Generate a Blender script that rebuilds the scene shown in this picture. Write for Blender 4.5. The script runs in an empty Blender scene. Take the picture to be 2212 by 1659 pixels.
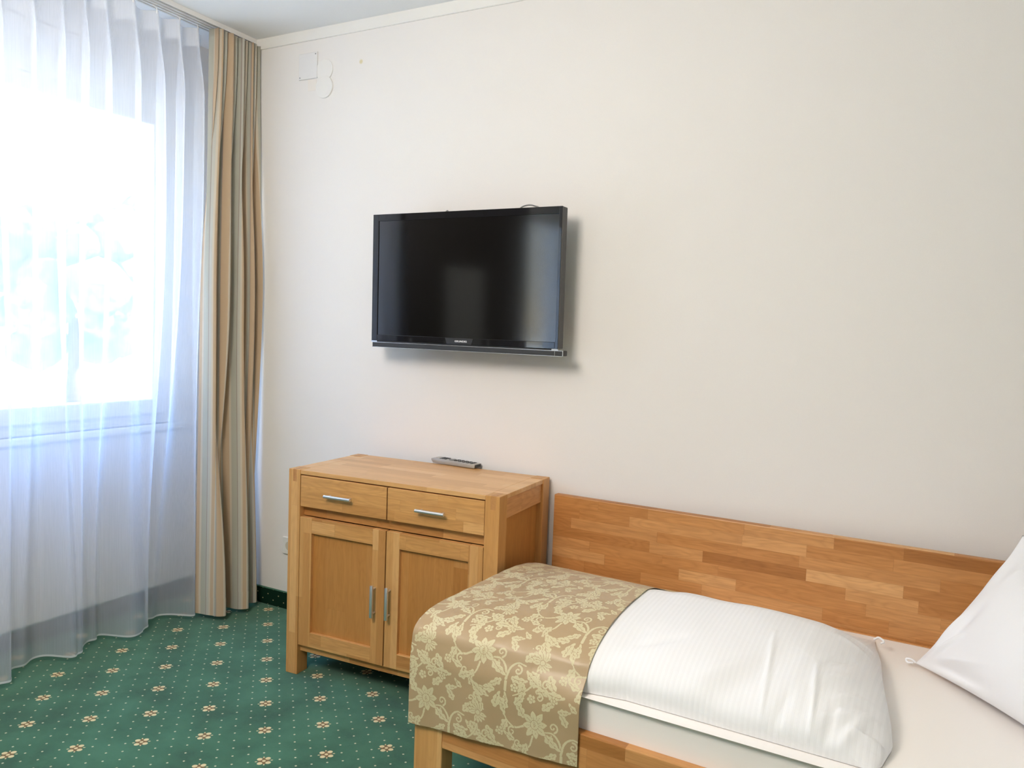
import bpy, bmesh, math, random
import numpy as np
from mathutils import Vector, Matrix
random.seed(7)
S = bpy.context.scene
C = S.collection
PI = math.pi

# ------------------------------------------------------------------ helpers
class MB:
    """collects shapes into one mesh"""
    def __init__(self):
        self.bm = bmesh.new()
    def box(self, x0, x1, y0, y1, z0, z1, bev=0.0, seg=2):
        t = bmesh.new()
        bmesh.ops.create_cube(t, size=1.0)
        for v in t.verts:
            v.co = Vector((x0 + (v.co.x + .5) * (x1 - x0), y0 + (v.co.y + .5) * (y1 - y0), z0 + (v.co.z + .5) * (z1 - z0)))
        if bev > 0:
            bmesh.ops.bevel(t, geom=list(t.edges), offset=bev, segments=seg, profile=.5, affect='EDGES')
        self.merge(t)
        return self
    def merge(self, t):
        m = bpy.data.meshes.new('tmp')
        t.to_mesh(m); t.free()
        self.bm.from_mesh(m)
        bpy.data.meshes.remove(m)
    def prism(self, pts, axis, a, b, bev=0.0):
        """polygon pts (2-D) extruded along axis from a to b"""
        t = bmesh.new()
        def P(p, h):
            if axis == 'x': return (h, p[0], p[1])
            if axis == 'y': return (p[0], h, p[1])
            return (p[0], p[1], h)
        v0 = [t.verts.new(P(p, a)) for p in pts]
        v1 = [t.verts.new(P(p, b)) for p in pts]
        n = len(pts)
        t.faces.new(v0); t.faces.new(v1)
        for i in range(n):
            t.faces.new((v0[i], v0[(i + 1) % n], v1[(i + 1) % n], v1[i]))
        bmesh.ops.recalc_face_normals(t, faces=list(t.faces))
        if bev > 0:
            bmesh.ops.bevel(t, geom=list(t.edges), offset=bev, segments=2, profile=.5, affect='EDGES')
        self.merge(t)
        return self
    def tube(self, pts, r, n=10, cap=True):
        pts = [Vector(p) for p in pts]
        t = bmesh.new(); rings = []
        up = None
        for i, p in enumerate(pts):
            d = (pts[min(i + 1, len(pts) - 1)] - pts[max(i - 1, 0)]).normalized()
            if up is None:
                up = Vector((0, 0, 1)) if abs(d.z) < .9 else Vector((1, 0, 0))
            a = d.cross(up).normalized(); b = a.cross(d).normalized(); up = b
            rr = r[i] if isinstance(r, (list, tuple)) else r
            rings.append([t.verts.new(p + a * rr * math.cos(2 * PI * k / n) + b * rr * math.sin(2 * PI * k / n)) for k in range(n)])
        for i in range(len(rings) - 1):
            for k in range(n):
                t.faces.new((rings[i][k], rings[i][(k + 1) % n], rings[i + 1][(k + 1) % n], rings[i + 1][k]))
        if cap:
            t.faces.new(rings[0][::-1]); t.faces.new(rings[-1])
        bmesh.ops.recalc_face_normals(t, faces=list(t.faces))
        self.merge(t)
        return self
    def disc(self, c, axis, r, h, n=32, bev=0.0):
        """short cylinder starting at c going h along axis ('x','y','z')"""
        pts = [(r * math.cos(2 * PI * k / n), r * math.sin(2 * PI * k / n)) for k in range(n)]
        i = 'xyz'.index(axis)
        o = [j for j in range(3) if j != i]
        self.prism([(p[0] + c[o[0]], p[1] + c[o[1]]) for p in pts], axis, c[i], c[i] + h, bev)
        return self
    def ico(self, c, r, sub=2, jit=0.0, sc=(1, 1, 1)):
        t = bmesh.new()
        bmesh.ops.create_icosphere(t, subdivisions=sub, radius=1.0)
        for v in t.verts:
            k = 1 + random.uniform(-jit, jit)
            v.co = Vector((c[0] + v.co.x * r * sc[0] * k, c[1] + v.co.y * r * sc[1] * k, c[2] + v.co.z * r * sc[2] * k))
        self.merge(t)
        return self
    def build(self, name, mat, parent=None, smooth=False):
        m = bpy.data.meshes.new(name)
        self.bm.to_mesh(m); self.bm.free()
        return link(name, m, mat, parent, smooth)

def link(name, m, mat, parent=None, smooth=False):
    o = bpy.data.objects.new(name, m)
    C.objects.link(o)
    if mat: m.materials.append(mat)
    if parent: o.parent = parent
    if smooth:
        m.polygons.foreach_set('use_smooth', [True] * len(m.polygons))
        if smooth == 'auto':
            m.set_sharp_from_angle(angle=math.radians(35))
    return o

def grid_mesh(name, P, mat, parent=None, closed_u=False, uv=None, smooth=True):
    """P: array (nu, nv, 3) -> quad mesh"""
    nu, nv = P.shape[:2]
    idx = np.arange(nu * nv).reshape(nu, nv)
    if closed_u:
        idx = np.vstack([idx, idx[:1]])
    a, b, c, d = idx[:-1, :-1], idx[1:, :-1], idx[1:, 1:], idx[:-1, 1:]
    f = np.stack([a, b, c, d], -1).reshape(-1, 4)
    m = bpy.data.meshes.new(name)
    m.vertices.add(nu * nv); m.vertices.foreach_set('co', P.reshape(-1).astype(np.float32))
    nf = len(f)
    m.loops.add(nf * 4); m.loops.foreach_set('vertex_index', f.reshape(-1).astype(np.int32))
    m.polygons.add(nf)
    m.polygons.foreach_set('loop_start', (np.arange(nf) * 4).astype(np.int32))
    m.polygons.foreach_set('loop_total', np.full(nf, 4, np.int32))
    if uv is not None:
        l = m.uv_layers.new(name='UVMap')
        l.data.foreach_set('uv', uv.reshape(-1, 2)[f.reshape(-1)].reshape(-1).astype(np.float32))
    m.update(calc_edges=True)
    m.validate()
    return link(name, m, mat, parent, smooth)

def spline(P, n=10):
    P = [Vector(p) for p in P]; out = []
    Q = [P[0] * 2 - P[1]] + P + [P[-1] * 2 - P[-2]]
    for i in range(1, len(Q) - 2):
        for k in range(n):
            t = k / n; a, b2, c, d = Q[i - 1], Q[i], Q[i + 1], Q[i + 2]
            out.append(.5 * ((2 * b2) + (c - a) * t + (2 * a - 5 * b2 + 4 * c - d) * t * t + (3 * b2 - a - 3 * c + d) * t ** 3))
    return out + [P[-1]]

def empty(name, loc=(0, 0, 0), rz=0.0):
    o = bpy.data.objects.new(name, None)
    C.objects.link(o)
    o.location = loc; o.rotation_euler = (0, 0, rz); o.empty_display_size = .1
    return o

def tag(o, label, cat, group=None):
    o['label'] = label; o['category'] = cat
    if group: o['group'] = group
    return o
def struct(o):
    o['kind'] = 'structure'
    return o

# ------------------------------------------------------------------ materials
def lin(c):
    return tuple(((x / 255) / 12.92 if x / 255 <= .04045 else ((x / 255 + .055) / 1.055) ** 2.4) for x in c)
class Nt:
    def __init__(self, name):
        self.mat = bpy.data.materials.new(name); self.mat.use_nodes = True
        self.t = self.mat.node_tree
        self.b = self.t.nodes['Principled BSDF']
        self.out = self.t.nodes['Material Output']
    def n(self, kind, **kw):
        x = self.t.nodes.new(kind)
        for k, v in kw.items(): setattr(x, k, v)
        return x
    def l(self, a, b): self.t.links.new(a, b)
    def put(self, sock, v):
        if hasattr(v, 'is_output'): self.l(v, sock)
        elif isinstance(v, (tuple, list)) and len(v) == 3 and sock.type == 'RGBA': sock.default_value = (*v, 1)
        else: sock.default_value = v
    def m(self, op, *a):
        x = self.n('ShaderNodeMath', operation=op)
        for i, v in enumerate(a): self.put(x.inputs[i], v)
        return x.outputs[0]
    def mix(self, f, a, b, blend='MIX'):
        x = self.n('ShaderNodeMix', data_type='RGBA', blend_type=blend)
        self.put(x.inputs[0], f); self.put(x.inputs[6], a); self.put(x.inputs[7], b)
        return x.outputs[2]
    def xyz(self, coord='Object'):
        tc = self.n('ShaderNodeTexCoord')
        s = self.n('ShaderNodeSeparateXYZ'); self.l(tc.outputs[coord], s.inputs[0])
        return s.outputs[0], s.outputs[1], s.outputs[2]
    def vec(self, x, y, z):
        c = self.n('ShaderNodeCombineXYZ')
        for i, v in enumerate((x, y, z)): self.put(c.inputs[i], v)
        return c.outputs[0]
    def noise(self, vec, scale=5, detail=3, rough=.5):
        x = self.n('ShaderNodeTexNoise')
        if vec is not None: self.l(vec, x.inputs['Vector'])
        x.inputs['Scale'].default_value = scale; x.inputs['Detail'].default_value = detail; x.inputs['Roughness'].default_value = rough
        return x.outputs[0]
    def white(self, *a):
        x = self.n('ShaderNodeTexWhiteNoise', noise_dimensions='3D')
        v = list(a) + [0.0] * (3 - len(a))
        self.l(self.vec(*v), x.inputs['Vector'])
        return x.outputs['Value']
    def ramp(self, f, stops, interp='LINEAR'):
        x = self.n('ShaderNodeValToRGB')
        r = x.color_ramp; r.interpolation = interp
        while len(r.elements) < len(stops): r.elements.new(.5)
        for e, (p, c) in zip(r.elements, stops):
            e.position = p; e.color = (*c, 1)
        self.put(x.inputs[0], f)
        return x.outputs[0]
    def step(self, v, e0, e1):
        x = self.n('ShaderNodeMapRange', interpolation_type='SMOOTHSTEP')
        self.put(x.inputs[0], v); x.inputs[1].default_value = e0; x.inputs[2].default_value = e1
        x.inputs[3].default_value = 0; x.inputs[4].default_value = 1
        return x.outputs[0]
    def bump(self, h, strength=.2, dist=.001):
        x = self.n('ShaderNodeBump')
        x.inputs['Strength'].default_value = strength; x.inputs['Distance'].default_value = dist
        self.put(x.inputs['Height'], h)
        self.l(x.outputs[0], self.b.inputs['Normal'])
    def set(self, col=None, rough=.5, metal=0., spec=.5, **kw):
        if col is not None: self.put(self.b.inputs['Base Color'], col)
        self.put(self.b.inputs['Roughness'], rough)
        self.put(self.b.inputs['Metallic'], metal)
        self.b.inputs['Specular IOR Level'].default_value = spec
        for k, v in kw.items(): self.put(self.b.inputs[k.replace('_', ' ')], v)
        return self.mat

def plain(name, col, rough=.5, metal=0., spec=.5, var=.04, **kw):
    N = Nt(name)
    x = N.noise(N.n('ShaderNodeTexCoord').outputs['Object'], 14, 3)
    c = N.mix(x, tuple(k * (1 - var) for k in col), tuple(min(1, k * (1 + var)) for k in col))
    return N.set(c, rough, metal, spec, **kw)

def wall_mat(name, col, scale=420, strength=.22, stain=False):
    N = Nt(name)
    tc = N.n('ShaderNodeTexCoord').outputs['Object']
    x, y, z = N.xyz()
    fine = N.noise(tc, scale, 2, .6)
    weave = N.noise(N.vec(N.m('MULTIPLY', x, 1.0), N.m('MULTIPLY', y, 1.0), N.m('MULTIPLY', z, .25)), scale * .8, 2)
    big = N.noise(tc, 1.3, 2)
    c = N.mix(big, tuple(k * .985 for k in col), col)
    c = N.mix(N.m('MULTIPLY', N.step(fine, .35, .65), .05), c, tuple(k * .8 for k in col))
    if stain:      # a small yellowish plugged hole and a scratch on the wall
        d = N.m('SQRT', N.m('ADD', N.m('POWER', N.m('SUBTRACT', x, stain[0]), 2), N.m('POWER', N.m('SUBTRACT', z, stain[1]), 2)))
        c = N.mix(N.m('SUBTRACT', 1.0, N.step(d, .005, .012)), c, lin((216, 206, 172)))
    N.bump(N.m('ADD', fine, weave), strength, .0012)
    return N.set(c, .9, 0, .2)

def wood(name, la='x', ra='z', h=.045, ln=.33, dark=(150, 98, 48), mid=(190, 134, 76), light=(214, 164, 106), grain=.5, rough=.42, seed=0.0, seam=.25):
    N = Nt(name)
    co = dict(zip('xyz', N.xyz()))
    a, b = co[la], co[ra]
    c = co[[k for k in 'xyz' if k not in (la, ra)][0]]
    bb = N.m('ADD', N.m('DIVIDE', b, h), 100.0 + seed)
    row = N.m('FLOOR', bb)
    off = N.white(row, 3.7 + seed)
    aa = N.m('ADD', N.m('DIVIDE', a, ln), N.m('MULTIPLY', off, 9.0))
    aa = N.m('ADD', aa, N.m('MULTIPLY', N.m('SINE', N.m('MULTIPLY', aa, 2.4)), .22))
    colm = N.m('FLOOR', aa)
    rid = N.white(row, colm, 1.3 + seed)
    rid2 = N.white(row, colm, 8.9 + seed)
    base = N.ramp(rid, [(0, lin(dark)), (.12, tuple(.5 * (p + q) for p, q in zip(lin(dark), lin(mid)))), (.5, lin(mid)), (.85, tuple(.4 * p + .6 * q for p, q in zip(lin(light), lin(mid)))), (1, lin(light))])
    sh = N.m('MULTIPLY', rid2, 40.0)
    v = N.vec(N.m('ADD', N.m('MULTIPLY', a, 2.2), sh), N.m('ADD', N.m('MULTIPLY', b, 30.0), sh), N.m('MULTIPLY', c, 30.0))
    g = N.noise(v, 2.2, 5, .62)
    v2 = N.vec(N.m('ADD', N.m('MULTIPLY', a, 9.0), sh), N.m('MULTIPLY', b, 260.0), N.m('MULTIPLY', c, 260.0))
    g2 = N.noise(v2, 1.0, 3, .6)
    # cathedral figure
    w = N.noise(N.vec(N.m('ADD', N.m('MULTIPLY', a, 3.0), sh), N.m('ADD', N.m('MULTIPLY', b, 14.0), sh), N.m('MULTIPLY', c, 14.0)), 1.0, 2)
    rings = N.m('ABSOLUTE', N.m('SINE', N.m('MULTIPLY', w, 42.0)))
    k = N.m('ADD', N.m('MULTIPLY', N.m('SUBTRACT', g, .5), .75 * grain), N.m('MULTIPLY', N.m('SUBTRACT', g2, .5), .42 * grain))
    k = N.m('ADD', k, N.m('MULTIPLY', N.m('SUBTRACT', rings, .6), .13 * grain))
    k = N.m('ADD', k, 1.0)
    col = N.mix(1.0, base, N.vec(k, N.m('POWER', k, 1.15), N.m('POWER', k, 1.35)), 'MULTIPLY')
    # thin seams between staves
    fb = N.m('ABSOLUTE', N.m('SUBTRACT', N.m('FRACT', bb), .5)); fa = N.m('ABSOLUTE', N.m('SUBTRACT', N.m('FRACT', aa), .5))
    sm = N.m('MAXIMUM', N.step(fb, .5 - .0009 / h, .5 - .0003 / h), N.step(fa, .5 - .0011 / ln, .5 - .0004 / ln))
    col = N.mix(N.m('MULTIPLY', sm, seam), col, lin((96, 60, 28)))
    N.bump(g2, .06, .0006)
    return N.set(col, rough, 0, .4)

# ------------------------------------------------------------------ camera (solved from the photograph)
F_PX = 1674.9121
CX, CY, CZ = 2.6826, -2.5922, 1.3040
YAW, PITCH, ROLL = .490658, .068597, .036821
fw = Vector((-math.sin(YAW) * math.cos(PITCH), math.cos(YAW) * math.cos(PITCH), -math.sin(PITCH)))
r0 = Vector((math.cos(YAW), math.sin(YAW), 0)); u0 = r0.cross(fw)
rr = r0 * math.cos(ROLL) + u0 * math.sin(ROLL)
uu = -r0 * math.sin(ROLL) + u0 * math.cos(ROLL)
cd = bpy.data.cameras.new('camera'); cam = bpy.data.objects.new('camera', cd); C.objects.link(cam)
cam.matrix_world = Matrix(((rr.x, uu.x, -fw.x, CX), (rr.y, uu.y, -fw.y, CY), (rr.z, uu.z, -fw.z, CZ), (0, 0, 0, 1)))
cd.sensor_fit = 'HORIZONTAL'; cd.sensor_width = 36.0; cd.lens = 36.0 * F_PX / 2212.0
cd.clip_start = .05; cd.clip_end = 500
S.camera = cam

# ------------------------------------------------------------------ room shell
X0, X1, Y0, Y1, ZC = -.37, 4.55, -6.2, 0.0, 2.5627
T = .12
M_wall = wall_mat('wallpaper_white', (.80, .772, .745), stain=(0.5325, 2.3942))
M_wall_plain = wall_mat('plaster_white', (.80, .775, .75))
M_ceil = wall_mat('ceiling_paint', (.88, .88, .88), 260, .1)
M_trim = plain('white_paint', (.80, .785, .75), .6, var=.02)

# carpet: green with a diagonal lattice of little flowers and dots
def carpet():
    N = Nt('green_flower_carpet')
    x, y, z = N.xyz()
    fx, fy, ax, ay, bx, by = .3745, -.3154, .1291, -.1287, -.1314, -.1245
    det = ax * by - ay * bx
    px, py = N.m('SUBTRACT', x, fx), N.m('SUBTRACT', y, fy)
    ca = N.m('ADD', N.m('MULTIPLY', px, by / det), N.m('MULTIPLY', py, -bx / det))
    cb = N.m('ADD', N.m('MULTIPLY', px, -ay / det), N.m('MULTIPLY', py, ax / det))
    rd = lambda v: N.m('SUBTRACT', v, N.m('ROUND', v))
    fa, fb = rd(ca), rd(cb)
    def dist(u, v, cu, cv, su=1., sv=1.):
        return N.m('SQRT', N.m('ADD', N.m('POWER', N.m('MULTIPLY', N.m('SUBTRACT', u, cu), su), 2.), N.m('POWER', N.m('MULTIPLY', N.m('SUBTRACT', v, cv), sv), 2.)))
    inv = lambda v: N.m('SUBTRACT', 1., v)
    aa, ab = N.m('ABSOLUTE', fa), N.m('ABSOLUTE', fb)
    petal = inv(N.step(dist(ab, aa, .066, .064, .95, 1.05), .036, .046))
    core = inv(N.step(dist(fb, fa, 0, 0), .024, .034))
    tip = inv(N.step(N.m('MINIMUM', dist(ab, fa, .124, 0, .8, 1.4), dist(fb, aa, 0, .112, 1.3, .9)), .012, .020))
    disc = inv(N.step(dist(fb, fa, 0, 0), .085, .100))
    qa, qb = rd(N.m('MULTIPLY', ca, 4.)), rd(N.m('MULTIPLY', cb, 4.))
    dot = inv(N.step(dist(qb, qa, 0, 0), .055, .085))
    tc = N.n('ShaderNodeTexCoord').outputs['Object']
    big = N.noise(tc, 5.5, 4, .6); fine = N.noise(tc, 900, 2, .7); mid = N.noise(tc, 130, 3, .7)
    g = N.ramp(big, [(.34, (.018, .096, .047)), (.5, (.035, .158, .079)), (.66, (.056, .208, .112))])
    g = N.mix(N.m('MULTIPLY', N.step(fine, .3, .7), .45), g, (.012, .070, .038))
    g = N.mix(N.m('MULTIPLY', N.step(mid, .35, .65), .22), g, (.045, .17, .105))
    g = N.mix(dot, g, (.56, .56, .36))
    g = N.mix(disc, g, (.20, .115, .035))
    cream = (.74, .62, .33)
    g = N.mix(N.m('MAXIMUM', N.m('MAXIMUM', petal, core), tip), g, cream)
    N.bump(N.m('ADD', fine, N.m('MULTIPLY', mid, .6)), .55, .004)
    return N.set(g, 1.0, 0, .1, Sheen_Weight=.15, Sheen_Roughness=.6)
M_carpet = carpet()
def skirt_mat(axis):
    N = Nt('green_carpet_skirting_' + axis)
    co = dict(zip('xyz', N.xyz()))
    a, z = co[axis], co['z']
    rd = lambda v: N.m('SUBTRACT', v, N.m('ROUND', v))
    ca = N.m('ADD', N.m('DIVIDE', a, .065), N.m('DIVIDE', z, .05)); cb = N.m('SUBTRACT', N.m('DIVIDE', a, .065), N.m('DIVIDE', z, .05))
    d = N.m('SQRT', N.m('ADD', N.m('POWER', rd(ca), 2.), N.m('POWER', rd(cb), 2.)))
    fine = N.noise(N.n('ShaderNodeTexCoord').outputs['Object'], 900, 2, .7)
    g = N.mix(fine, (.003, .016, .009), (.008, .038, .021))
    g = N.mix(N.m('SUBTRACT', 1., N.step(d, .055, .085)), g, (.42, .38, .2))
    N.bump(fine, .5, .003)
    return N.set(g, 1., 0, .1)

floor = struct(MB().box(X0, X1, Y0, Y1, -.10, 0).build('floor', M_carpet))
ceil = struct(MB().box(X0 - .1, X1 + T, Y0 - T, Y1 + T, ZC, ZC + .12).build('ceiling', M_ceil))
struct(MB().box(X0 - .3, X1 + T, Y1, Y1 + T, -.10, ZC).build('wall_north', M_wall))
struct(MB().box(X0 - .3, X1 + T, Y0 - T, Y0, -.10, ZC).build('wall_south', M_wall_plain))
struct(MB().box(X1, X1 + T, Y0, Y1, -.10, ZC).build('wall_east', M_wall_plain))
# window wall with its opening
OY1, OY0, OZ0, OZ1 = -.165, -1.42, .825, 2.418
WX = X0 - .30
w = MB()
QY1, QY0 = -3.12, -4.55          # second window further down the room
w.box(WX, X0, OY1, Y1, -.10, ZC); w.box(WX, X0, QY1, OY0, -.10, ZC); w.box(WX, X0, Y0, QY0, -.10, ZC)
w.box(WX, X0, QY0, QY1, -.10, OZ0); w.box(WX, X0, QY0, QY1, OZ1, ZC)
w.box(WX, X0, OY0, OY1, -.10, OZ0); w.box(WX, X0, OY0, OY1, OZ1, ZC)
struct(w.build('wall_west', M_wall_plain))
# cornice band along the wall and carpet skirtings
struct(MB().prism([(0, ZC), (-.007, ZC), (-.007, 2.519), (-.005, 2.5165), (0, 2.5165)], 'x', X0, X1).build('trim_1', M_trim))
M_edge = plain('green_binding_tape', (.055, .16, .10), .9, var=.15)
def skirting(name, x0, x1, y0, y1, axis):
    o = struct(MB().box(x0, x1, y0, y1, 0, .0735).build(name, skirt_mat(axis)))
    e = MB().box(x0, x1, y0, y1, .0735, .0765, .001).build('binding_edge', M_edge, o)
skirting('baseboard_north', X0 + .011, X1, -.011, 0, 'x')
skirting('baseboard_west', X0, X0 + .011, Y0, 0, 'y')
skirting('baseboard_south', X0 + .011, X1, Y0, Y0 + .011, 'x')

# window
M_pvc = plain('white_window_plastic', (.80, .79, .77), .35, var=.015)
N = Nt('window_glass')
gl = N.n('ShaderNodeBsdfGlossy'); gl.inputs['Roughness'].default_value = .02
tr = N.n('ShaderNodeBsdfTransparent'); tr.inputs[0].default_value = (.93, .96, .95, 1)
fr = N.n('ShaderNodeFresnel'); fr.inputs[0].default_value = 1.45
mx = N.n('ShaderNodeMixShader'); ge = N.n('ShaderNodeNewGeometry')
N.l(N.m('MULTIPLY', fr.outputs[0], N.m('SUBTRACT', 1.0, ge.outputs['Backfacing'])), mx.inputs[0]); N.l(tr.outputs[0], mx.inputs[1]); N.l(gl.outputs[0], mx.inputs[2])
N.l(mx.outputs[0], N.out.inputs[0]); M_glass = N.mat
fx0, fx1 = X0 - .10, X0 - .03           # frame depth
GY, GT, GB = -.285, 2.147, .938          # first pane's edges as measured
def make_window(name, ya, yb, gy):
    win = struct(empty(name, (X0 - .03, (ya + yb) / 2, OZ0)))
    def wpart(mb, nm, mat):
        o = mb.build(nm, mat); o.parent = win; o.matrix_parent_inverse = Matrix.Translation(win.location).inverted(); return o
    f = MB()
    f.box(fx0, fx1, yb - .05, yb, OZ0, OZ1 - .20, .004); f.box(fx0, fx1, ya, ya + .05, OZ0, OZ1 - .20, .004)
    f.box(fx0, fx1, ya + .05, yb - .05, OZ0, OZ0 + .05, .004); f.box(fx0, fx1, ya + .05, yb - .05, OZ1 - .25, OZ1 - .20, .004)
    wpart(f, 'window_frame', M_pvc)
    wpart(MB().box(fx0 - .05, fx1 + .012, ya, yb, OZ1 - .20, OZ1, .006), 'roller_shutter_box', M_pvc)
    s = MB()
    a, b = fx0 + .012, fx1 + .018
    y0, y1, gy0, gy1 = ya + .04, yb - .045, ya + .12, gy
    s.box(a, b, gy1, y1, OZ0 + .045, OZ1 - .245, .006); s.box(a, b, y0, gy0, OZ0 + .045, OZ1 - .245, .006)
    s.box(a, b, gy0, gy1, OZ0 + .045, GB, .006); s.box(a, b, gy0, gy1, GT, OZ1 - .245, .006)
    wpart(s, 'sash', M_pvc)
    wpart(MB().box(fx0 + .035, fx0 + .045, gy0 - .01, gy1 + .01, GB - .01, GT + .01), 'pane', M_glass)
    wpart(MB().box(X0 - .03, X0 + .02, ya - .04, yb + .04, OZ0 - .03, OZ0, .006), 'window_sill', M_pvc)
make_window('window_1', OY0, OY1, GY)
make_window('window_2', QY0, QY1, QY1 - .12)

# ------------------------------------------------------------------ sheer curtain, drape, rail
def fabric_sheer():
    N = Nt('white_sheer_voile')
    x, y, z = N.xyz()
    th = N.noise(N.vec(N.m('MULTIPLY', y, 700.), N.m('MULTIPLY', x, 700.), N.m('MULTIPLY', z, 6.)), 1.0, 2)
    tr = N.n('ShaderNodeBsdfTransparent'); tr.inputs[0].default_value = (1, 1, 1, 1)
    tl = N.n('ShaderNodeBsdfTranslucent'); tl.inputs[0].default_value = (.88, .89, .94, 1)
    df = N.n('ShaderNodeBsdfDiffuse'); df.inputs[0].default_value = (.85, .87, .92, 1)
    m1 = N.n('ShaderNodeMixShader'); m1.inputs[0].default_value = .32
    N.l(tl.outputs[0], m1.inputs[1]); N.l(df.outputs[0], m1.inputs[2])
    m2 = N.n('ShaderNodeMixShader')
    N.l(N.m('ADD', .44, N.m('MULTIPLY', th, .14)), m2.inputs[0])
    N.l(tr.outputs[0], m2.inputs[1]); N.l(m1.outputs[0], m2.inputs[2])
    N.l(m2.outputs[0], N.out.inputs[0])
    return N.mat
M_sheer = fabric_sheer()
N = Nt('sheer_hem_tape'); M_tape = None
tr = N.n('ShaderNodeBsdfTransparent'); tl = N.n('ShaderNodeBsdfTranslucent'); tl.inputs[0].default_value = (.9, .9, .9, 1)
df = N.n('ShaderNodeBsdfDiffuse'); df.inputs[0].default_value = (.9, .9, .9, 1)
m1 = N.n('ShaderNodeMixShader'); m1.inputs[0].default_value = .5; N.l(tl.outputs[0], m1.inputs[1]); N.l(df.outputs[0], m1.inputs[2])
m2 = N.n('ShaderNodeMixShader'); m2.inputs[0].default_value = .8; N.l(tr.outputs[0], m2.inputs[1]); N.l(m1.outputs[0], m2.inputs[2])
N.l(m2.outputs[0], N.out.inputs[0]); M_tape = N.mat

def smooth01(x): x = np.clip(x, 0, 1); return x * x * (3 - 2 * x)
SZ0, SZ1 = .022, 2.515
def sheer_xy(y, z):
    """plan position of the sheer at nominal y and height z"""
    h = np.clip((z - SZ0) / (SZ1 - SZ0), 0, 1)
    top = smooth01((h - .88) / .12)
    A1 = (.012 + .046 * smooth01(h / .75)) * (1 - .55 * top)
    A2 = .055 * (1 - smooth01(h / .62))
    yn = y
    w = .010 * np.sin(y * 17. + 1.3) + .007 * np.sin(z * 2.1 + y * 9.)
    ph1 = 2 * PI * (y + .338 + w) / .0925
    ph2 = 2 * PI * (y + .318 + .5 * w) / .262
    sharp = np.cos(ph1) + .18 * np.cos(2 * ph1 + .7)
    x = -.118 + A1 * sharp + A2 * (np.cos(ph2) + .22 * np.cos(2 * ph2 + .9))
    x = x + .004 * np.sin(z * 3.3 + y * 31.)
    yy = yn + .010 * np.sin(ph1 * .5 + 2) * (1 - h) + .060 * smooth01(h / .9) * smooth01((yn + .75) / .45)
    return x, yy
ny, nz = 740, 70
ys = np.linspace(-1.44, -.300, ny); zs = np.concatenate([np.linspace(SZ0, 2.2, 48), np.linspace(2.2, SZ1, 23)[1:]])
nz = len(zs)
Yg, Zg = np.meshgrid(ys, zs, indexing='ij')
xs_, ys_ = sheer_xy(Yg, Zg)
sheer = grid_mesh('sheer_curtain', np.stack([xs_, ys_, Zg], -1), M_sheer)
tag(sheer, 'white translucent sheer curtain hanging in soft pleats in front of the window', 'curtain')
def strip(z0, z1, name, off, n=4, parent=sheer, mat=M_tape):
    zz = np.linspace(z0, z1, n); Yq, Zq = np.meshgrid(ys, zz, indexing='ij'); a, b = sheer_xy(Yq, Zq)
    return grid_mesh(name, np.stack([a + off, b, Zq], -1), mat, parent)
strip(SZ0 + .001, SZ0 + .008, 'hem', .0012)
strip(SZ1 - .075, SZ1, 'heading_tape', -.0015)
# small white hooks at each pleat that hold the sheer
for k in range(12):
    yk = -.338 - .0925 * k
    xk, yk2 = sheer_xy(np.array(yk), np.array(SZ1))
    MB().tube([(float(xk), float(yk2), SZ1 - .012), (float(xk) - .002, float(yk2), SZ1 + .012), (-.118, float(yk2), ZC - .02)], .0022, 6).build('curtain_hook', M_pvc, sheer)

# drape: stacked, striped beige and sage
def drape_mat():
    N = Nt('striped_drape_fabric')
    uvn = N.n('ShaderNodeUVMap'); s = N.n('ShaderNodeSeparateXYZ'); N.l(uvn.outputs[0], s.inputs[0])
    u, v = s.outputs[0], s.outputs[1]
    t = N.m('FRACT', N.m('ADD', N.m('DIVIDE', u, .150), .12))
    tan, cream, sage, plum, pale = lin((186, 162, 134)), lin((196, 185, 166)), lin((170, 169, 156)), lin((148, 136, 130)), lin((182, 180, 169))
    c = N.ramp(t, [(0, tan), (.26, cream), (.34, sage), (.56, plum), (.585, pale), (.68, cream), (.74, tan), (.86, cream), (.90, sage), (.975, plum)], 'CONSTANT')
    th = N.noise(N.vec(N.m('MULTIPLY', u, 1400.), N.m('MULTIPLY', v, 30.), 0.), 1.0, 2)
    c = N.mix(N.m('MULTIPLY', th, .18), c, (.35, .28, .2))
    N.bump(th, .12, .0006)
    N.set(c, .75, 0, .25, Sheen_Weight=.1)
    return N.mat
M_drape = drape_mat()
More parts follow.
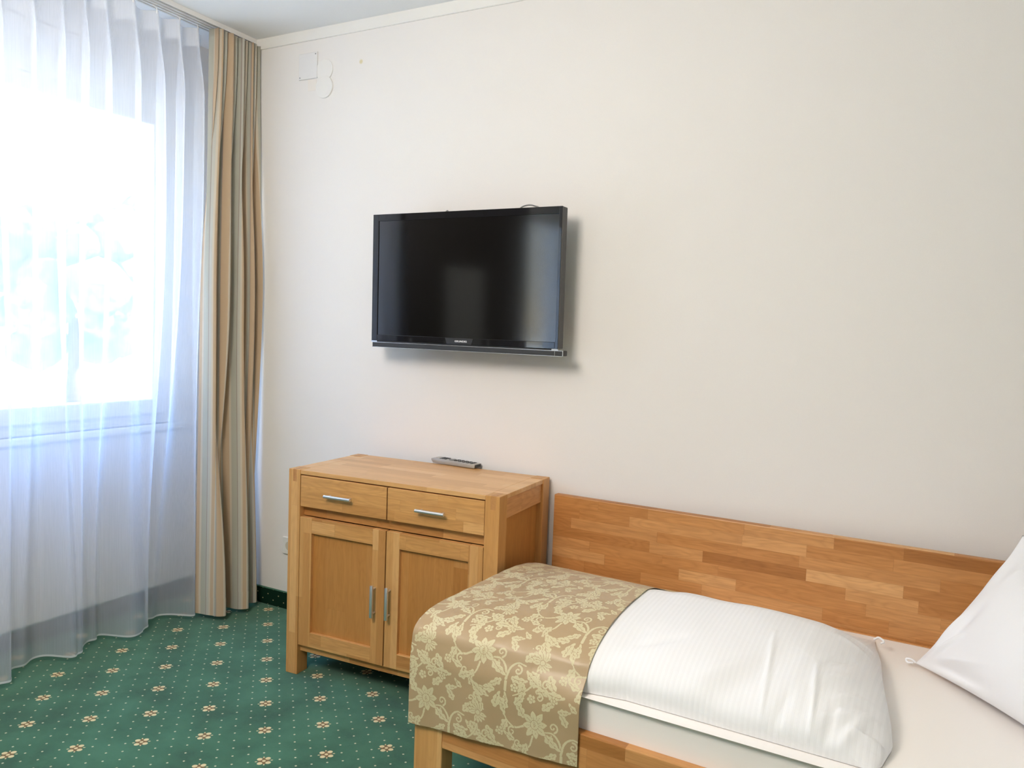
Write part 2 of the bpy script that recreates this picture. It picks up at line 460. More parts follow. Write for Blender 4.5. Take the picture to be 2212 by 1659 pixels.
def make_drape(name, label):
    n, m = 900, 60
    tt = np.linspace(0, 1, n); zz = np.linspace(.026, 2.530, m)
    def even(xy):
        d_ = np.concatenate([[0], np.cumsum(np.hypot(*np.diff(xy, axis=0).T))])
        q_ = tt * d_[-1]
        return np.stack([np.interp(q_, d_, xy[:, 0]), np.interp(q_, d_, xy[:, 1])], -1)
    # plan of the folds at the hem: three bundles, the first two parted by a deep gap
    low_ = [(-.062, -.312), (-.030, -.306), (-.006, -.303), (.022, -.295), (.050, -.290), (.072, -.270), (.062, -.255), (.020, -.250), (-.030, -.246), (-.060, -.226), (-.030, -.200), (.006, -.190), (.040, -.186), (.066, -.175),
            (.086, -.152), (.070, -.140), (.020, -.138), (-.018, -.134), (-.020, -.120), (.010, -.106), (.040, -.095), (.055, -.076), (.040, -.060), (.0, -.052), (-.025, -.040)]
    mid_ = [(-.072, -.292), (-.050, -.294), (-.022, -.295), (.004, -.288), (.012, -.276), (-.010, -.268), (-.060, -.262), (-.062, -.246), (-.020, -.238), (.015, -.222), (.010, -.205), (-.040, -.198), (-.060, -.180), (-.030, -.165), (.010, -.155),
            (.022, -.138), (.005, -.128), (-.045, -.120), (-.050, -.104), (-.010, -.090), (.016, -.078), (.010, -.062), (-.035, -.056), (-.045, -.042), (-.010, -.030), (.012, -.020), (-.010, -.012)]
    sp = lambda L: even(np.array([tuple(p)[:2] for p in spline([(p[0], p[1], 0) for p in L], 16)]))
    tq = np.linspace(0, 1, 1200)
    topc = np.stack([-.062 + .030 * np.cos(2 * PI * 9 * tq + .4 * np.sin(7 * tq)) + .006 * np.sin(2 * PI * 4 * tq), -.252 + .240 * tq + .010 * np.sin(2 * PI * 9 * tq + 1.0)], -1)
    Bq, Mq, Tq_ = sp(low_), sp(mid_), even(topc)
    P = np.empty((n, m, 3))
    for j, z in enumerate(zz):
        h = (z - .026) / 2.504
        wl = 1 - float(smooth01(np.array(h / .55)))
        wt = float(smooth01(np.array((h - .55) / .43)))
        xy = Bq * wl + Mq * (1 - wl) * (1 - wt) + Tq_ * wt
        P[:, j, 0] = xy[:, 0] + .004 * math.sin(2.6 * z) * np.sin(11 * tt)
        P[:, j, 1] = np.minimum(xy[:, 1], -.010); P[:, j, 2] = z
    Zq = P[..., 2]
    u = tt * .95
    uv = np.stack([np.broadcast_to(u[:, None], Zq.shape), Zq], -1)
    o = grid_mesh(name, P, M_drape, None, uv=uv)
    sm = o.modifiers.new('thickness', 'SOLIDIFY'); sm.thickness = .0016
    tag(o, label, 'curtain')
    # bottom hem: doubled fabric
    k = 6
    zz2 = np.linspace(.026, .105, k)
    hp = []
    for i in range(k):
        f_ = (zz2[i] - .026) / 2.504 * (m - 1)
        i0 = int(f_); fr_ = f_ - i0
        hp.append(P[:, i0] * (1 - fr_) + P[:, min(i0 + 1, m - 1)] * fr_)
    H = np.stack(hp, 1); H[..., 0] += .0016
    grid_mesh('hem', H, M_drape, o, uv=np.stack([np.broadcast_to(u[:, None], H.shape[:2]), H[..., 2]], -1))
    return o
make_drape('drape', 'striped beige and sage floor-length drape gathered in the corner beside the sheer')

# curtain rail: several tracks in one white profile, screwed to the ceiling
rail = empty('curtain_rail', (-.1, -.8, ZC))
tag(rail, 'white multi-track curtain rail fixed to the ceiling above the sheer and drape', 'curtain rail')
M_rail = plain('white_rail_metal', (.74, .73, .71), .4, var=.02)
def rpart(mb, name, mat):
    o = mb.build(name, mat); o.parent = rail; o.matrix_parent_inverse = Matrix.Translation(rail.location).inverted(); return o
t = MB()
t.box(-.150, -.058, -1.95, -.004, ZC - .006, ZC)
for xx in (-.150, -.1275, -.105, -.0825, -.062):
    t.box(xx, xx + .004, -1.95, -.004, ZC - .020, ZC - .006)
for xx in (-.150, -.1275, -.105, -.0825):
    t.box(xx + .004, xx + .0085, -1.95, -.004, ZC - .020, ZC - .0165)
    t.box(xx + .018, xx + .0225, -1.95, -.004, ZC - .020, ZC - .0165)
rpart(t, 'track_profile', M_rail)
rpart(MB().box(-.152, -.056, -.006, -.001, ZC - .021, ZC, .001), 'end_cap', M_pvc)
# ------------------------------------------------------------------ sideboard
KX, KW, KD, KH, KR = .6164, .8637, .4207, .77, .0543
kab = empty('sideboard', (KX + KW / 2, -.04, 0), KR)
tag(kab, 'oiled oak sideboard with two drawers and two panelled doors against the white wall', 'sideboard')
OAK = dict(dark=(174, 120, 64), mid=(198, 146, 86), light=(214, 166, 108))
W_v = wood('oak_upright', 'z', 'x', .030, .70, grain=.42, seam=.10, seed=2, **OAK)
W_top = wood('oak_top_board', 'x', 'y', .042, .40, dark=(196, 146, 90), mid=(212, 164, 108), light=(224, 182, 130), grain=.4, seam=.10, seed=5, rough=.34)
W_h = wood('oak_front_board', 'x', 'z', .042, .30, grain=.8, seam=.16, seed=9, **OAK)
W_pan = wood('oak_door_panel', 'z', 'x', .088, 2.0, dark=(168, 112, 54), mid=(180, 124, 64), light=(190, 136, 76), grain=.5, seam=.08, seed=12)
W_side = wood('oak_side_panel', 'z', 'y', .10, 2.0, dark=(176, 122, 62), mid=(188, 132, 70), light=(198, 144, 82), grain=.45, seam=.08, seed=14)
W_rail = wood('oak_side_rail', 'y', 'z', .075, .9, grain=.85, seam=.05, seed=21, dark=(186, 128, 76), mid=(200, 146, 94), light=(210, 160, 108))
W_end = wood('oak_end_grain', 'y', 'x', .02, .2, dark=(168, 116, 66), mid=(182, 130, 78), light=(194, 144, 90), grain=.4, seam=.05, seed=3)
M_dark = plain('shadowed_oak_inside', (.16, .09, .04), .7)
M_steel = plain('brushed_steel', (.74, .74, .73), .42, .9, var=.03)
hw = KW / 2
def kb(x0, x1, d0, d1, z0, z1, bev=.0012):
    """box in the sideboard's frame: x from its left side, d = distance from its back"""
    return MB().box(x0 - hw, x1 - hw, -d1, -d0, z0, z1, bev)
pw, pd = .0524, .0585
for x0, d0 in ((0, KD - pd), (KW - pw, KD - pd), (0, 0), (KW - pw, 0)):
    leg = kb(x0, x0 + pw, d0, d0 + pd, 0, KH - .0004, .0016).build('leg', W_v, kab)
    # through tenon showing on the top and on the front of the post
    a = x0 + pw * .38
    if d0 > .1:
        kb(a, a + .018, d0 + pd - .003, d0 + pd + .0004, KH - .045, KH - .001, 0).build('tenon', W_end, leg)
    kb(a, a + .018, d0 + .004, d0 + pd - .001, KH - .004, KH + .0001, 0).build('tenon', W_end, leg)
# top board notched round the posts
tp = MB()
z0t, z1t = .7535, KH - .0012
tp.box(pw - hw + .0004, KW - pw - hw - .0004, -KD + .0015, -.002, z0t, z1t, .0012)
tp.box(.002 - hw, pw - hw + .0004, -(KD - pd) + .0004, -pd - .0004, z0t, z1t, .0012)
tp.box(KW - pw - hw - .0004, KW - .002 - hw, -(KD - pd) + .0004, -pd - .0004, z0t, z1t, .0012)
tp.build('top_board', W_top, kab)
# carcass behind the fronts
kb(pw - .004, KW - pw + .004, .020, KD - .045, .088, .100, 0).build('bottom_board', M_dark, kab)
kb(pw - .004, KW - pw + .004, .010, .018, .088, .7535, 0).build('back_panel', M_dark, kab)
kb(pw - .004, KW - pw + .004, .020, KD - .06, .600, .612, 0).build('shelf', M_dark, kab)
for x0 in (.012, KW - .024):
    s = 1 if x0 < .1 else -1
    xa, xb = (x0 + .012, x0 + .022) if s > 0 else (x0 - .010 + .0, x0)
    kb(min(xa, xb), max(xa, xb), pd - .004, KD - pd + .004, .088, .7535, 0).build('side_panel', W_side, kab)
    xa, xb = (.008, .022) if s > 0 else (KW - .022, KW - .008)
    kb(xa, xb, pd - .004, KD - pd + .004, .685, .7536, .001).build('side_rail', W_rail, kab)
    kb(xa, xb, pd - .004, KD - pd + .004, .086, .150, .001).build('side_rail', W_rail, kab)
kb(pw - .003, KW - pw + .003, KD - .050, KD - .026, .5975, .645, .001).build('middle_rail', W_h, kab)
kb(pw - .003, KW - pw + .003, KD - .042, KD - .018, .0862, .120, .001).build('bottom_rail', W_h, kab)
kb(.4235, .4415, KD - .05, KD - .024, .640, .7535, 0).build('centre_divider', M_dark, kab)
def bar_handle(name, p0, p1, r, parent, square=False):
    p0, p1 = Vector(p0), Vector(p1)
    m = MB()
    d = (p1 - p0).normalized()
    if square:
        m.box(p0.x - .0055, p0.x + .0055, p0.y - .004, p0.y + .004, p0.z, p1.z, .0012)
    else:
        m.tube([p0, p1], r, 16)
    for k in (.12, .88):
        c = p0.lerp(p1, k)
        m.tube([c, c + Vector((0, .024, 0))], .0035, 10)
    return m.build(name, M_steel, parent, 'auto')
for x0, x1, h0, h1 in ((.0560, .4305, .1787, .2925), (.4348, .8100, .5602, .6714)):
    dr = kb(x0, x1, KD - .022, KD, .6357, .7495, .0014).build('drawer', W_h, kab)
    bar_handle('handle', (h0 - hw, -KD - .022, .690), (h1 - hw, -KD - .022, .690), .0058, dr)
for i, (x0, x1) in enumerate(((.0552, .4305), (.4348, .8098))):
    zb, zt = .1155, .5967
    sw = .0535
    door = MB().box(x0 + .003 - hw, x1 - .003 - hw, -KD + .0135, -KD + .0205, zb + .003, zt - .003).build('door', W_pan, kab)
    for a, b in ((x0, x0 + sw), (x1 - sw, x1)):
        MB().box(a - hw, b - hw, -KD, -KD + .022, zb, zt, .0012).build('stile', W_v, door)
    for za, zb2 in ((zt - .0563, zt - .0003), (zb + .0003, zb + .0545)):
        MB().box(x0 + sw - .0002 - hw, x1 - sw + .0002 - hw, -KD + .0003, -KD + .0215, za, zb2, .0012).build('cross_rail', W_h, door)
    hx_ = .3925 if i == 0 else .4545
    hz0, hz1 = (.2885, .4025) if i == 0 else (.2915, .4055)
    bar_handle('handle', (hx_ - hw, -KD - .022, hz0), (hx_ - hw, -KD - .022, hz1), .005, door, True)

# remote control on the sideboard
M_silver = plain('silver_plastic', (.42, .40, .37), .38, .25, var=.05)
M_key = plain('dark_rubber_keys', (.025, .025, .027), .5)
M_black = plain('gloss_black_plastic', (.010, .010, .011), .12, var=.1)
rc = empty('remote_control', (1.076, -.029, KH - .0003), -.055)
tag(rc, 'slim silver remote control with dark keys lying on the sideboard top', 'remote control')
L_, Wd = .208, .046
MB().prism([(-L_ / 2 + .010, .001), (L_ / 2 - .001, .001), (L_ / 2, .012), (L_ / 2, .0165), (-L_ / 2 + .012, .021), (-L_ / 2, .018), (-L_ / 2, .012)], 'y', -Wd / 2, Wd / 2, .0016).build('body', M_silver, rc, 'auto')
MB().box(L_ / 2 - .002, L_ / 2 + .0012, -Wd / 2 + .003, Wd / 2 - .003, .003, .0145, .0008).build('end_window', M_black, rc)
zt_ = lambda x: .0165 + (L_ / 2 - x) / (L_ - .012) * .0045
for ix in range(5):
    for iy in range(3):
        x = .008 + ix * .0185; y = -.013 + iy * .013
        MB().box(x - .0058, x + .0058, y - .004, y + .004, zt_(x) - .001, zt_(x) + .0016, .0007).build('key', M_key, rc)
for ix in range(3):
    for iy in range(3):
        x = -.064 + ix * .012; y = -.013 + iy * .013
        MB().box(x - .004, x + .004, y - .0045, y + .0045, zt_(x) - .001, zt_(x) + .0014, .0006).build('key', M_key, rc)
MB().disc((-.016, 0, zt_(-.016) - .001), 'z', .0155, .0022, 28, .0005).build('ring_pad', M_black, rc)
MB().disc((-.016, 0, zt_(-.016)), 'z', .0075, .0024, 20, .0006).build('key', M_silver, rc)

# ------------------------------------------------------------------ television
TVX, TVZ, TVY = 1.1385, 1.492, -.14
tv = empty('television', (TVX, TVY + .04, TVZ))
tv.rotation_euler = (math.radians(.8), 0, 0)
tag(tv, 'black flat television with gloss frame mounted on the wall above the sideboard', 'television')
N = Nt('matte_screen_glass'); M_screen = N.set((.0015, .0015, .0015), .10, 0, 1.0)
M_tvframe = plain('piano_black_frame', (.010, .010, .012), .05, spec=.6, var=.1)
M_tvback = plain('dark_grey_tv_case', (.028, .028, .030), .38)
M_chrome = plain('thin_silver_trim', (.60, .60, .60), .25, .8)
M_grille = plain('dark_speaker_cloth', (.030, .031, .034), .55)
x0, x1, z0, z1 = .7305 - TVX, 1.5462 - TVX, 1.2462 - TVZ, 1.7382 - TVZ
sx0, sx1, sz0, sz1 = .7572 - TVX, 1.5335 - TVX, 1.2702 - TVZ, 1.7122 - TVZ
yf = -.04       # front plane in the television's own frame
b = MB()
b.box(x0, x1, yf + .006, yf + .044, z0, z1, .003)
b.box(x0 + .16, x1 - .16, yf + .044, yf + .085, z0 + .07, z1 - .09, .012)
b.build('housing', M_tvback, tv)
fr_ = MB()
for bx_ in ((x0, sx0, z0, z1), (sx1, x1, z0, z1), (sx0, sx1, sz1, z1), (sx0, sx1, z0, sz0)):
    fr_.box(bx_[0], bx_[1], yf, yf + .010, bx_[2], bx_[3], .0012)
fr_.build('bezel', M_tvframe, tv)
MB().box(sx0 - .001, sx1 + .001, yf + .0035, yf + .0065, sz0 - .001, sz1 + .001).build('screen', M_screen, tv)
# trapezoid plate behind the lettering
MB().prism([(-.052, z0 + .0008), (.055, z0 + .0008), (.062, sz0 - .001), (-.060, sz0 - .001)], 'y', yf - .0008, yf).build('badge_plate', M_tvback, tv)
cu = bpy.data.curves.new('logo', 'FONT'); cu.body = 'GRUNDIG'; cu.size = .0115; cu.align_x = 'CENTER'; cu.align_y = 'CENTER'; cu.extrude = .0004; cu.offset = .0003
cu.space_character = 1.02
to = bpy.data.objects.new('tmp_text', cu); C.objects.link(to)
bpy.context.view_layer.update()
me = bpy.data.meshes.new_from_object(to.evaluated_get(bpy.context.evaluated_depsgraph_get()))
bpy.data.objects.remove(to)
lg = link('logo', me, plain('white_lettering', (.72, .72, .72), .4), tv)
lg.rotation_euler = (PI / 2, 0, 0); lg.location = (.010, yf - .0014, (z0 + sz0) / 2 - .001); lg.scale = (1.0, .78, 1)
lg['label'] = 'white GRUNDIG lettering'
# speaker bar slung below
sb0, sb1 = .7345 - TVX, 1.5655 - TVX
bz1, bz0 = 1.2405 - TVZ, 1.2215 - TVZ
bar = MB().box(sb0, sb1, yf, yf + .040, bz0, bz1, .003).build('speaker_bar', M_grille, tv)
tr_ = MB()
tr_.box(sb0, sb1 + .0005, yf - .0008, yf + .002, bz1 - .0012, bz1 + .0008); tr_.box(sb0, sb1 + .0005, yf - .0008, yf + .002, bz0 - .0008, bz0 + .0010)
tr_.box(sb1 - .0012, sb1 + .0008, yf - .0008, yf + .002, bz0, bz1); tr_.box(sb1 - .031, sb1 - .030, yf - .0008, yf + .001, bz0, bz1)
tr_.build('silver_trim', M_chrome, bar)
MB().box(x0 + .02, x1 - .02, yf + .004, yf + .03, bz1 - .001, z0 + .001).build('bar_mount', M_tvback, tv)
MB().box(x0 - .0002, x0 + .028, yf - .0006, yf + .004, bz1 + .0008, z0 + .0002).build('corner_trim', M_chrome, tv)
MB().box(x1 - .024, x1 + .0002, yf - .0006, yf + .004, bz1 + .0008, z0 + .0002).build('corner_trim', M_chrome, tv)
# wall bracket
br = empty('wall_bracket', (TVX, -.02, TVZ))
tag(br, 'black metal bracket on the wall behind the television', 'bracket')
M_br = plain('black_bracket_steel', (.02, .02, .02), .45, .4)
MB().box(-.12, .12, 0, .0195, -.10, .10, .002).build('wall_plate', M_br, br)
for s in (-.09, .09):
    MB().box(s - .015, s + .015, -.0345, 0, -.09, .09, .002).build('arm', M_br, br)
# thin cable peeping out behind the set
M_cab = plain('grey_cable', (.20, .20, .20), .5)
cab_ = MB().tube(spline([(1.20, -.046, 1.60), (1.30, -.046, 1.70), (1.325, -.046, 1.7480), (1.352, -.046, 1.7620), (1.385, -.046, 1.7600), (1.408, -.046, 1.7400), (1.30, -.046, 1.68),
                       (1.17, -.046, 1.72), (1.14, -.046, 1.7505), (1.10, -.046, 1.7470), (1.06, -.046, 1.720), (1.02, -.046, 1.7520), (.99, -.046, 1.735), (.85, -.046, 1.55), (.72, -.046, 1.49), (.6900, -.046, 1.465), (.6880, -.046, 1.435), (.70, -.046, 1.405), (.85, -.046, 1.38), (1.1, -.046, 1.42)]), .0026, 8).build('cable', M_cab, None, True)
cab_.parent = tv; cab_.matrix_parent_inverse = (Matrix.Translation(tv.location) @ tv.rotation_euler.to_matrix().to_4x4()).inverted()

# ------------------------------------------------------------------ small things on the wall
cp = empty('cover_plate', (.246, 0, 2.41))
tag(cp, 'square white blanking plate with two screws high on the wall by the drape', 'cover plate')
MB().box(-.0525, .0525, -.0065, 0, -.0555, .0555, .003).build('plate', plain('white_plastic_plate', (.76, .75, .745), .45, var=.02), cp)
M_screw = plain('screw_steel', (.25, .25, .24), .4, .8)
for sx, sz in ((.043, .046), (-.044, -.046)):
    MB().disc((sx, -.0074, sz), 'y', .0026, .0012, 14).build('screw', M_screw, cp)
M_cap = plain('painted_round_cover', (.79, .775, .745), .7, var=.02)
r1 = MB().disc((.337, -.004, 2.383), 'y', .0455, .0048, 48, .001).build('round_cover', M_cap)
tag(r1, 'round overpainted cover on the wall, upper of two beside the square plate', 'wall cover')
r2 = MB().disc((.339, -.0065, 2.312), 'y', .0465, .0073, 48, .001).build('round_cover', M_cap)
tag(r2, 'round overpainted cover on the wall, lower of two beside the square plate', 'wall cover')
pt = MB().box(.243, .292, -.0012, 0, 2.305, 2.352, .0003).build('wall_patch', plain('warm_filler_patch', (.80, .755, .70), .9, var=.02))
tag(pt, 'small square patch of warmer filler on the wall below the square plate', 'patch')
ou = empty('wall_socket', (.187, 0, .293))
tag(ou, 'white wall socket half hidden behind the left side of the sideboard', 'socket')
M_sock = plain('white_socket_plastic', (.78, .77, .73), .35, var=.02)
MB().box(-.040, .040, -.010, 0, -.040, .040, .004).build('frame', M_sock, ou)
ring = MB()
n = 40
for a, b2, ya, yb in ((.021, .025, -.0108, -.0095),):
    t = bmesh.new()
    vs = [[t.verts.new((r * math.cos(2 * PI * k / n), y, r * math.sin(2 * PI * k / n))) for k in range(n)] for r, y in ((b2, yb), (b2, ya), (a, ya), (a, yb))]
    for q in range(4):
        for k in range(n):
            t.faces.new((vs[q][k], vs[q][(k + 1) % n], vs[(q + 1) % 4][(k + 1) % n], vs[(q + 1) % 4][k]))
    bmesh.ops.recalc_face_normals(t, faces=list(t.faces))
    ring.merge(t)
ring.build('socket_ring', M_sock, ou)
MB().disc((0, -.0102, 0), 'y', .0205, .0006, 40).build('socket_well', plain('shaded_socket_well', (.55, .50, .40), .5), ou)

# ------------------------------------------------------------------ bed
HX, HR = 1.5109, -.0310
BR = Matrix.Translation((HX, -.04, 0)) @ Matrix.Rotation(HR, 4, 'Z') @ Matrix.Diagonal((1, -1, 1, 1))
# bed frame of reference: x along the bed, d = distance from the side panel's face towards the room
def bedempty(name, x, d, z):
    p = BR @ Vector((x, d, z))
    return empty(name, p, HR), Vector((x, d, z))
bed, bo = bedempty('bed', 1.0, .45, 0)
tag(bed, 'oak single bed with a stave-glued side board along the white wall', 'bed')
W_head = wood('oak_stave_board', 'x', 'z', .0375, .27, dark=(164, 108, 56), mid=(190, 132, 76), light=(214, 164, 110), grain=.85, seed=31, seam=.16)
W_bleg = wood('oak_bed_leg', 'z', 'x', .034, .8, dark=(188, 138, 80), mid=(204, 154, 94), light=(214, 168, 110), grain=.38, seam=.05, seed=40)
W_brail = wood('oak_bed_rail', 'x', 'z', .0535, .24, dark=(168, 112, 58), mid=(192, 134, 78), light=(208, 156, 100), grain=.6, seed=45, seam=.16)
BL = 1.90
def bb(x0, x1, d0, d1, z0, z1, bev=.002):
    return MB().box(x0 - bo.x, x1 - bo.x, -(d1 - bo.y), -(d0 - bo.y), z0, z1, bev)
bb(0, BL + .02, -.030, 0, .19, .7143, .004).build('side_board', W_head, bed)
for lx in (.0402, BL - .09):
    bb(lx, lx + .0905, .8704 - .055, .8704, 0, .352, .003).build('leg', W_bleg, bed)
    bb(lx, lx + .0905, .0185, .055, 0, .40, .003).build('leg', W_bleg, bed)
bb(.1310, BL - .0905, .8704 - .026, .8700, .193, .3535, .003).build('side_rail', W_brail, bed)
bb(.0450, .071, .055, .8154, .193, .352, .003).build('end_rail', W_brail, bed)
bb(BL - .03, BL, .055, .8154, .193, .60, .003).build('head_board', W_brail, bed)
bb(.06, BL - .03, .0005, .018, .19, .4405, .003).build('wall_rail', W_brail, bed)
bb(.071, BL - .03, .020, .840, .200, .225, 0).build('slat_base', W_bleg, bed)

# mattress in its fitted sheet
def sheet_mat(name, col, stripe=0., axis=0, wr=.12):
    N = Nt(name)
    tc = N.n('ShaderNodeTexCoord').outputs['Object']
    co = N.xyz()
    fine = N.noise(tc, 700, 2, .6)
    soft = N.noise(tc, 9, 3, .55)
    c = N.mix(soft, tuple(k * .985 for k in col), col)
    h = N.m('MULTIPLY', fine, .25)
    if stripe:
        s = N.step(N.m('SINE', N.m('MULTIPLY', co[axis], 2 * PI / stripe)), -.25, .25)
        c = N.mix(N.m('MULTIPLY', s, .055), c, tuple(k * .55 for k in col))
        N.put(N.b.inputs['Roughness'], N.m('ADD', .5, N.m('MULTIPLY', s, .25)))
        h = N.m('ADD', h, N.m('MULTIPLY', s, .5))
    h = N.m('ADD', h, N.m('MULTIPLY', soft, 1.2))
    N.bump(h, wr, .004)
    N.put(N.b.inputs['Base Color'], c)
    if not stripe: N.b.inputs['Roughness'].default_value = .8
    N.b.inputs['Specular IOR Level'].default_value = .25
    N.b.inputs['Sheen Weight'].default_value = .06
    return N.mat
M_fit = sheet_mat('fitted_sheet_jersey', (.90, .865, .83))
M_duv = sheet_mat('striped_satin_duvet_cover', (.86, .86, .87), .0125, 0, .16)
M_pil = sheet_mat('white_pillowcase', (.86, .86, .88), 0, 0, .16)

def bed_pts(P):
    """bed (x, d, z) array -> world"""
    Q = np.empty_like(P)
    ch, sh = math.cos(HR), math.sin(HR)
    Q[..., 0] = HX + ch * P[..., 0] + sh * P[..., 1]
    Q[..., 1] = -.04 + sh * P[..., 0] - ch * P[..., 1]
    Q[..., 2] = P[..., 2]
    return Q
def bed_local(P, org):
    """bed (x, d, z) -> local to an empty or object standing at org with the bed's rotation"""
    Q = np.array(P, float)
    Q[..., 0] = P[..., 0] - org[0]; Q[..., 1] = -(P[..., 1] - org[1]); Q[..., 2] = P[..., 2] - org[2]
    return Q
def place(o, org):
    o.location = BR @ Vector(org); o.rotation_euler = (0, 0, HR)
MZ = .437
# rounded box mattress
mx0, mx1, md0, md1, mz0 = .074, BL - .034, .0195, .844, .226
mt = bmesh.new()
bmesh.ops.create_cube(mt, size=1.0)
for v in mt.verts:
    v.co = Vector((mx0 + (v.co.x + .5) * (mx1 - mx0) - 1.0, -(md0 + (v.co.y + .5) * (md1 - md0) - .45), mz0 + (v.co.z + .5) * (MZ - mz0) - mz0))
bmesh.ops.bevel(mt, geom=list(mt.edges), offset=.014, segments=6, profile=.5, affect='EDGES')
bmesh.ops.recalc_face_normals(mt, faces=list(mt.faces))
mm = MB(); mm.merge(mt)
mattress = mm.build('mattress', M_fit, None, True)
place(mattress, (1.0, .45, mz0))
wn = mattress.modifiers.new('normals', 'WEIGHTED_NORMAL'); wn.weight = 100
tag(mattress, 'mattress in a plain cream white fitted sheet lying in the oak bed', 'mattress')

# folded duvet
rng = np.random.RandomState(5)
def ridges(x, d, L, amp, wid):
    """smooth little crease along a segment L=((x,d),(x,d))"""
    (xa, da), (xb, db) = L
    ux, ud = xb - xa, db - da; l2 = ux * ux + ud * ud
    t = np.clip(((x - xa) * ux + (d - da) * ud) / l2, 0, 1)
    q2 = (x - xa - t * ux) ** 2 + (d - da - t * ud) ** 2
    return amp * np.exp(-q2 / wid ** 2) * (np.sin(PI * np.clip(t * .9 + .05, 0, 1)))
def duvet_h(bx):
    return np.interp(bx, [0, .10, .30, .52, .80, .98, 1.08, 1.13, 1.17], [.088, .096, .122, .140, .146, .138, .120, .105, .09])
def top_h(bx, tau):
    """height of the duvet top above the mattress"""
    n_ = np.interp(bx, [0, .05, .30, .52, 1.2], [14, 11, 4.5, 3.0, 3.0])
    m_ = np.interp(bx, [0, .3, .52, 1.2], [.42, .45, .45, .48])
    nb = np.interp(bx, [0, .30, .52, 1.0, 1.2], [2.6, 1.7, 1.35, 1.45, 1.8])     # slopes off towards the wall
    mb = np.interp(bx, [0, .30, .52, 1.0, 1.2], [.75, 1.0, 1.12, 1.05, .9])
    n_ = np.where(tau < 0, nb, n_); m_ = np.where(tau < 0, mb, m_)
    return duvet_h(bx) * np.clip(1 - np.abs(tau) ** n_, 0, 1) ** m_
DC, DW = .437, .381
def front_w(bx): return np.interp(bx, [0, .12, .30, .50, .62], [.434, .430, .421, .403, .381])
ns, nt = 240, 220
s = np.linspace(0, 1, ns)
th = np.linspace(0, PI, nt)
tau = -np.cos(th)                                     # -1 back .. 1 front
Sg, Tg = np.meshgrid(s, tau, indexing='ij')
D = DC + DW * Tg
end = np.interp(D, [0, .13, .27, .40, .52, .64, .71, .79, .87], [1.085, 1.10, 1.122, 1.134, 1.152, 1.172, 1.180, 1.168, 1.13])
sf = np.linspace(0, 1, ns) ** .9
bx = .050 + (end - .050) * (1 - (1 - sf[:, None]) ** 1.25)
D = np.where(Tg > 0, DC + front_w(bx) * Tg, D)
H = top_h(bx, Tg)
q = (end - bx)                                        # distance to the open right end
H = H * np.clip(1 - np.clip(1 - q / .20, 0, 1) ** 2.6, 0, 1) ** .5
ql = (bx - .050)
H = H * (.55 + .45 * np.clip(1 - np.clip(1 - ql / .02, 0, 1) ** 2, 0, 1) ** .5)
wr = np.zeros_like(H)
vis = smooth01((bx - .50) / .12)
for L, a, w_ in ((((.90, .55), (.93, .83)), .006, .006), (((1.01, .62), (1.035, .85)), .006, .006), (((.62, .66), (.54, .80)), -.010, .030), (((.60, .74), (.72, .66)), -.006, .018),
                 (((.80, .84), (.98, .60)), -.010, .035), (((.75, .80), (.90, .68)), .005, .020), (((1.16, .70), (1.02, .80)), .009, .014), (((1.15, .64), (1.05, .74)), .008, .012), (((1.13, .72), (1.08, .83)), .009, .010),
                 (((1.10, .60), (1.00, .72)), .006, .016), (((1.12, .40), (1.02, .42)), .005, .018), (((1.12, .30), (1.04, .34)), .004, .014), (((.66, .20), (.62, .50)), .004, .06), (((.95, .30), (.80, .60)), .005, .07),
                 (((1.09, .50), (1.02, .62)), -.006, .012), (((.55, .30), (.60, .50)), -.005, .025), (((1.17, .76), (1.10, .78)), .010, .010), (((.98, .74), (.95, .84)), -.006, .012), (((1.07, .74), (1.055, .84)), -.007, .010)):
    wr += ridges(bx, D, L, a, w_)
for k in range(60):
    a = rng.uniform(0, 2 * PI); fq = rng.uniform(7, 34)
    wr += .00050 * np.sin(fq * (bx * math.cos(a) + D * math.sin(a)) + rng.uniform(0, 6)) * 14 / fq
edge = smooth01(H / .03)
Zt = MZ + .003 + H + wr * vis * edge * (.4 + .6 * smooth01(q / .02))
Dt = D + .018 * np.sign(Tg) * np.abs(Tg) ** 9 * smooth01(H / .05) * 0
# bulge the flanks outward a little
bul = (.006 + .008 * (Tg > 0)) * np.sin(np.clip(H / np.maximum(duvet_h(bx), .01), 0, 1) * PI) * np.abs(Tg) ** 4
Dt = D + bul * np.sign(Tg)
und = 1 - smooth01((bx - .468) / .050)
Zt = MZ + .003 + (Zt - MZ - .003) * (1 - .05 * und) ; Dt = DC + (Dt - DC) * (1 - .028 * und)
top = np.stack([bx + .010 * np.sin(np.clip(H / .1, 0, 1) * PI) * smooth01((.1 - q) / .1), Dt, Zt], -1)
bot = np.stack([bx, D, np.full_like(D, MZ + .0015)], -1)[:, ::-1]
DP = np.concatenate([top, bot[:, 1:-1]], 1)           # closed section
duvet_org = (.6, .45, MZ)
DPl = bed_local(DP, duvet_org)
duvet = grid_mesh('duvet', np.swapaxes(DPl, 0, 1), M_duv, None, closed_u=True)
place(duvet, duvet_org)
# close the foot end
bm = bmesh.new(); bm.from_mesh(duvet.data)
bmesh.ops.holes_fill(bm, edges=[e for e in bm.edges if e.is_boundary], sides=0)
bmesh.ops.recalc_face_normals(bm, faces=list(bm.faces))
bm.to_mesh(duvet.data); bm.free()
tag(duvet, 'plump folded white duvet with satin stripes, its foot end under the damask runner', 'duvet')
tab = MB().tube([Vector(p) for p in spline([(0, 0, 0), (.012, -.004, .010), (.026, -.012, .004), (.018, -.016, -.002)], 6)], .003, 8).build('corner_tab', M_duv, duvet, True)
pq = bed_local(np.array([1.093, .125, MZ + .030]), duvet_org); tab.location = pq.tolist()

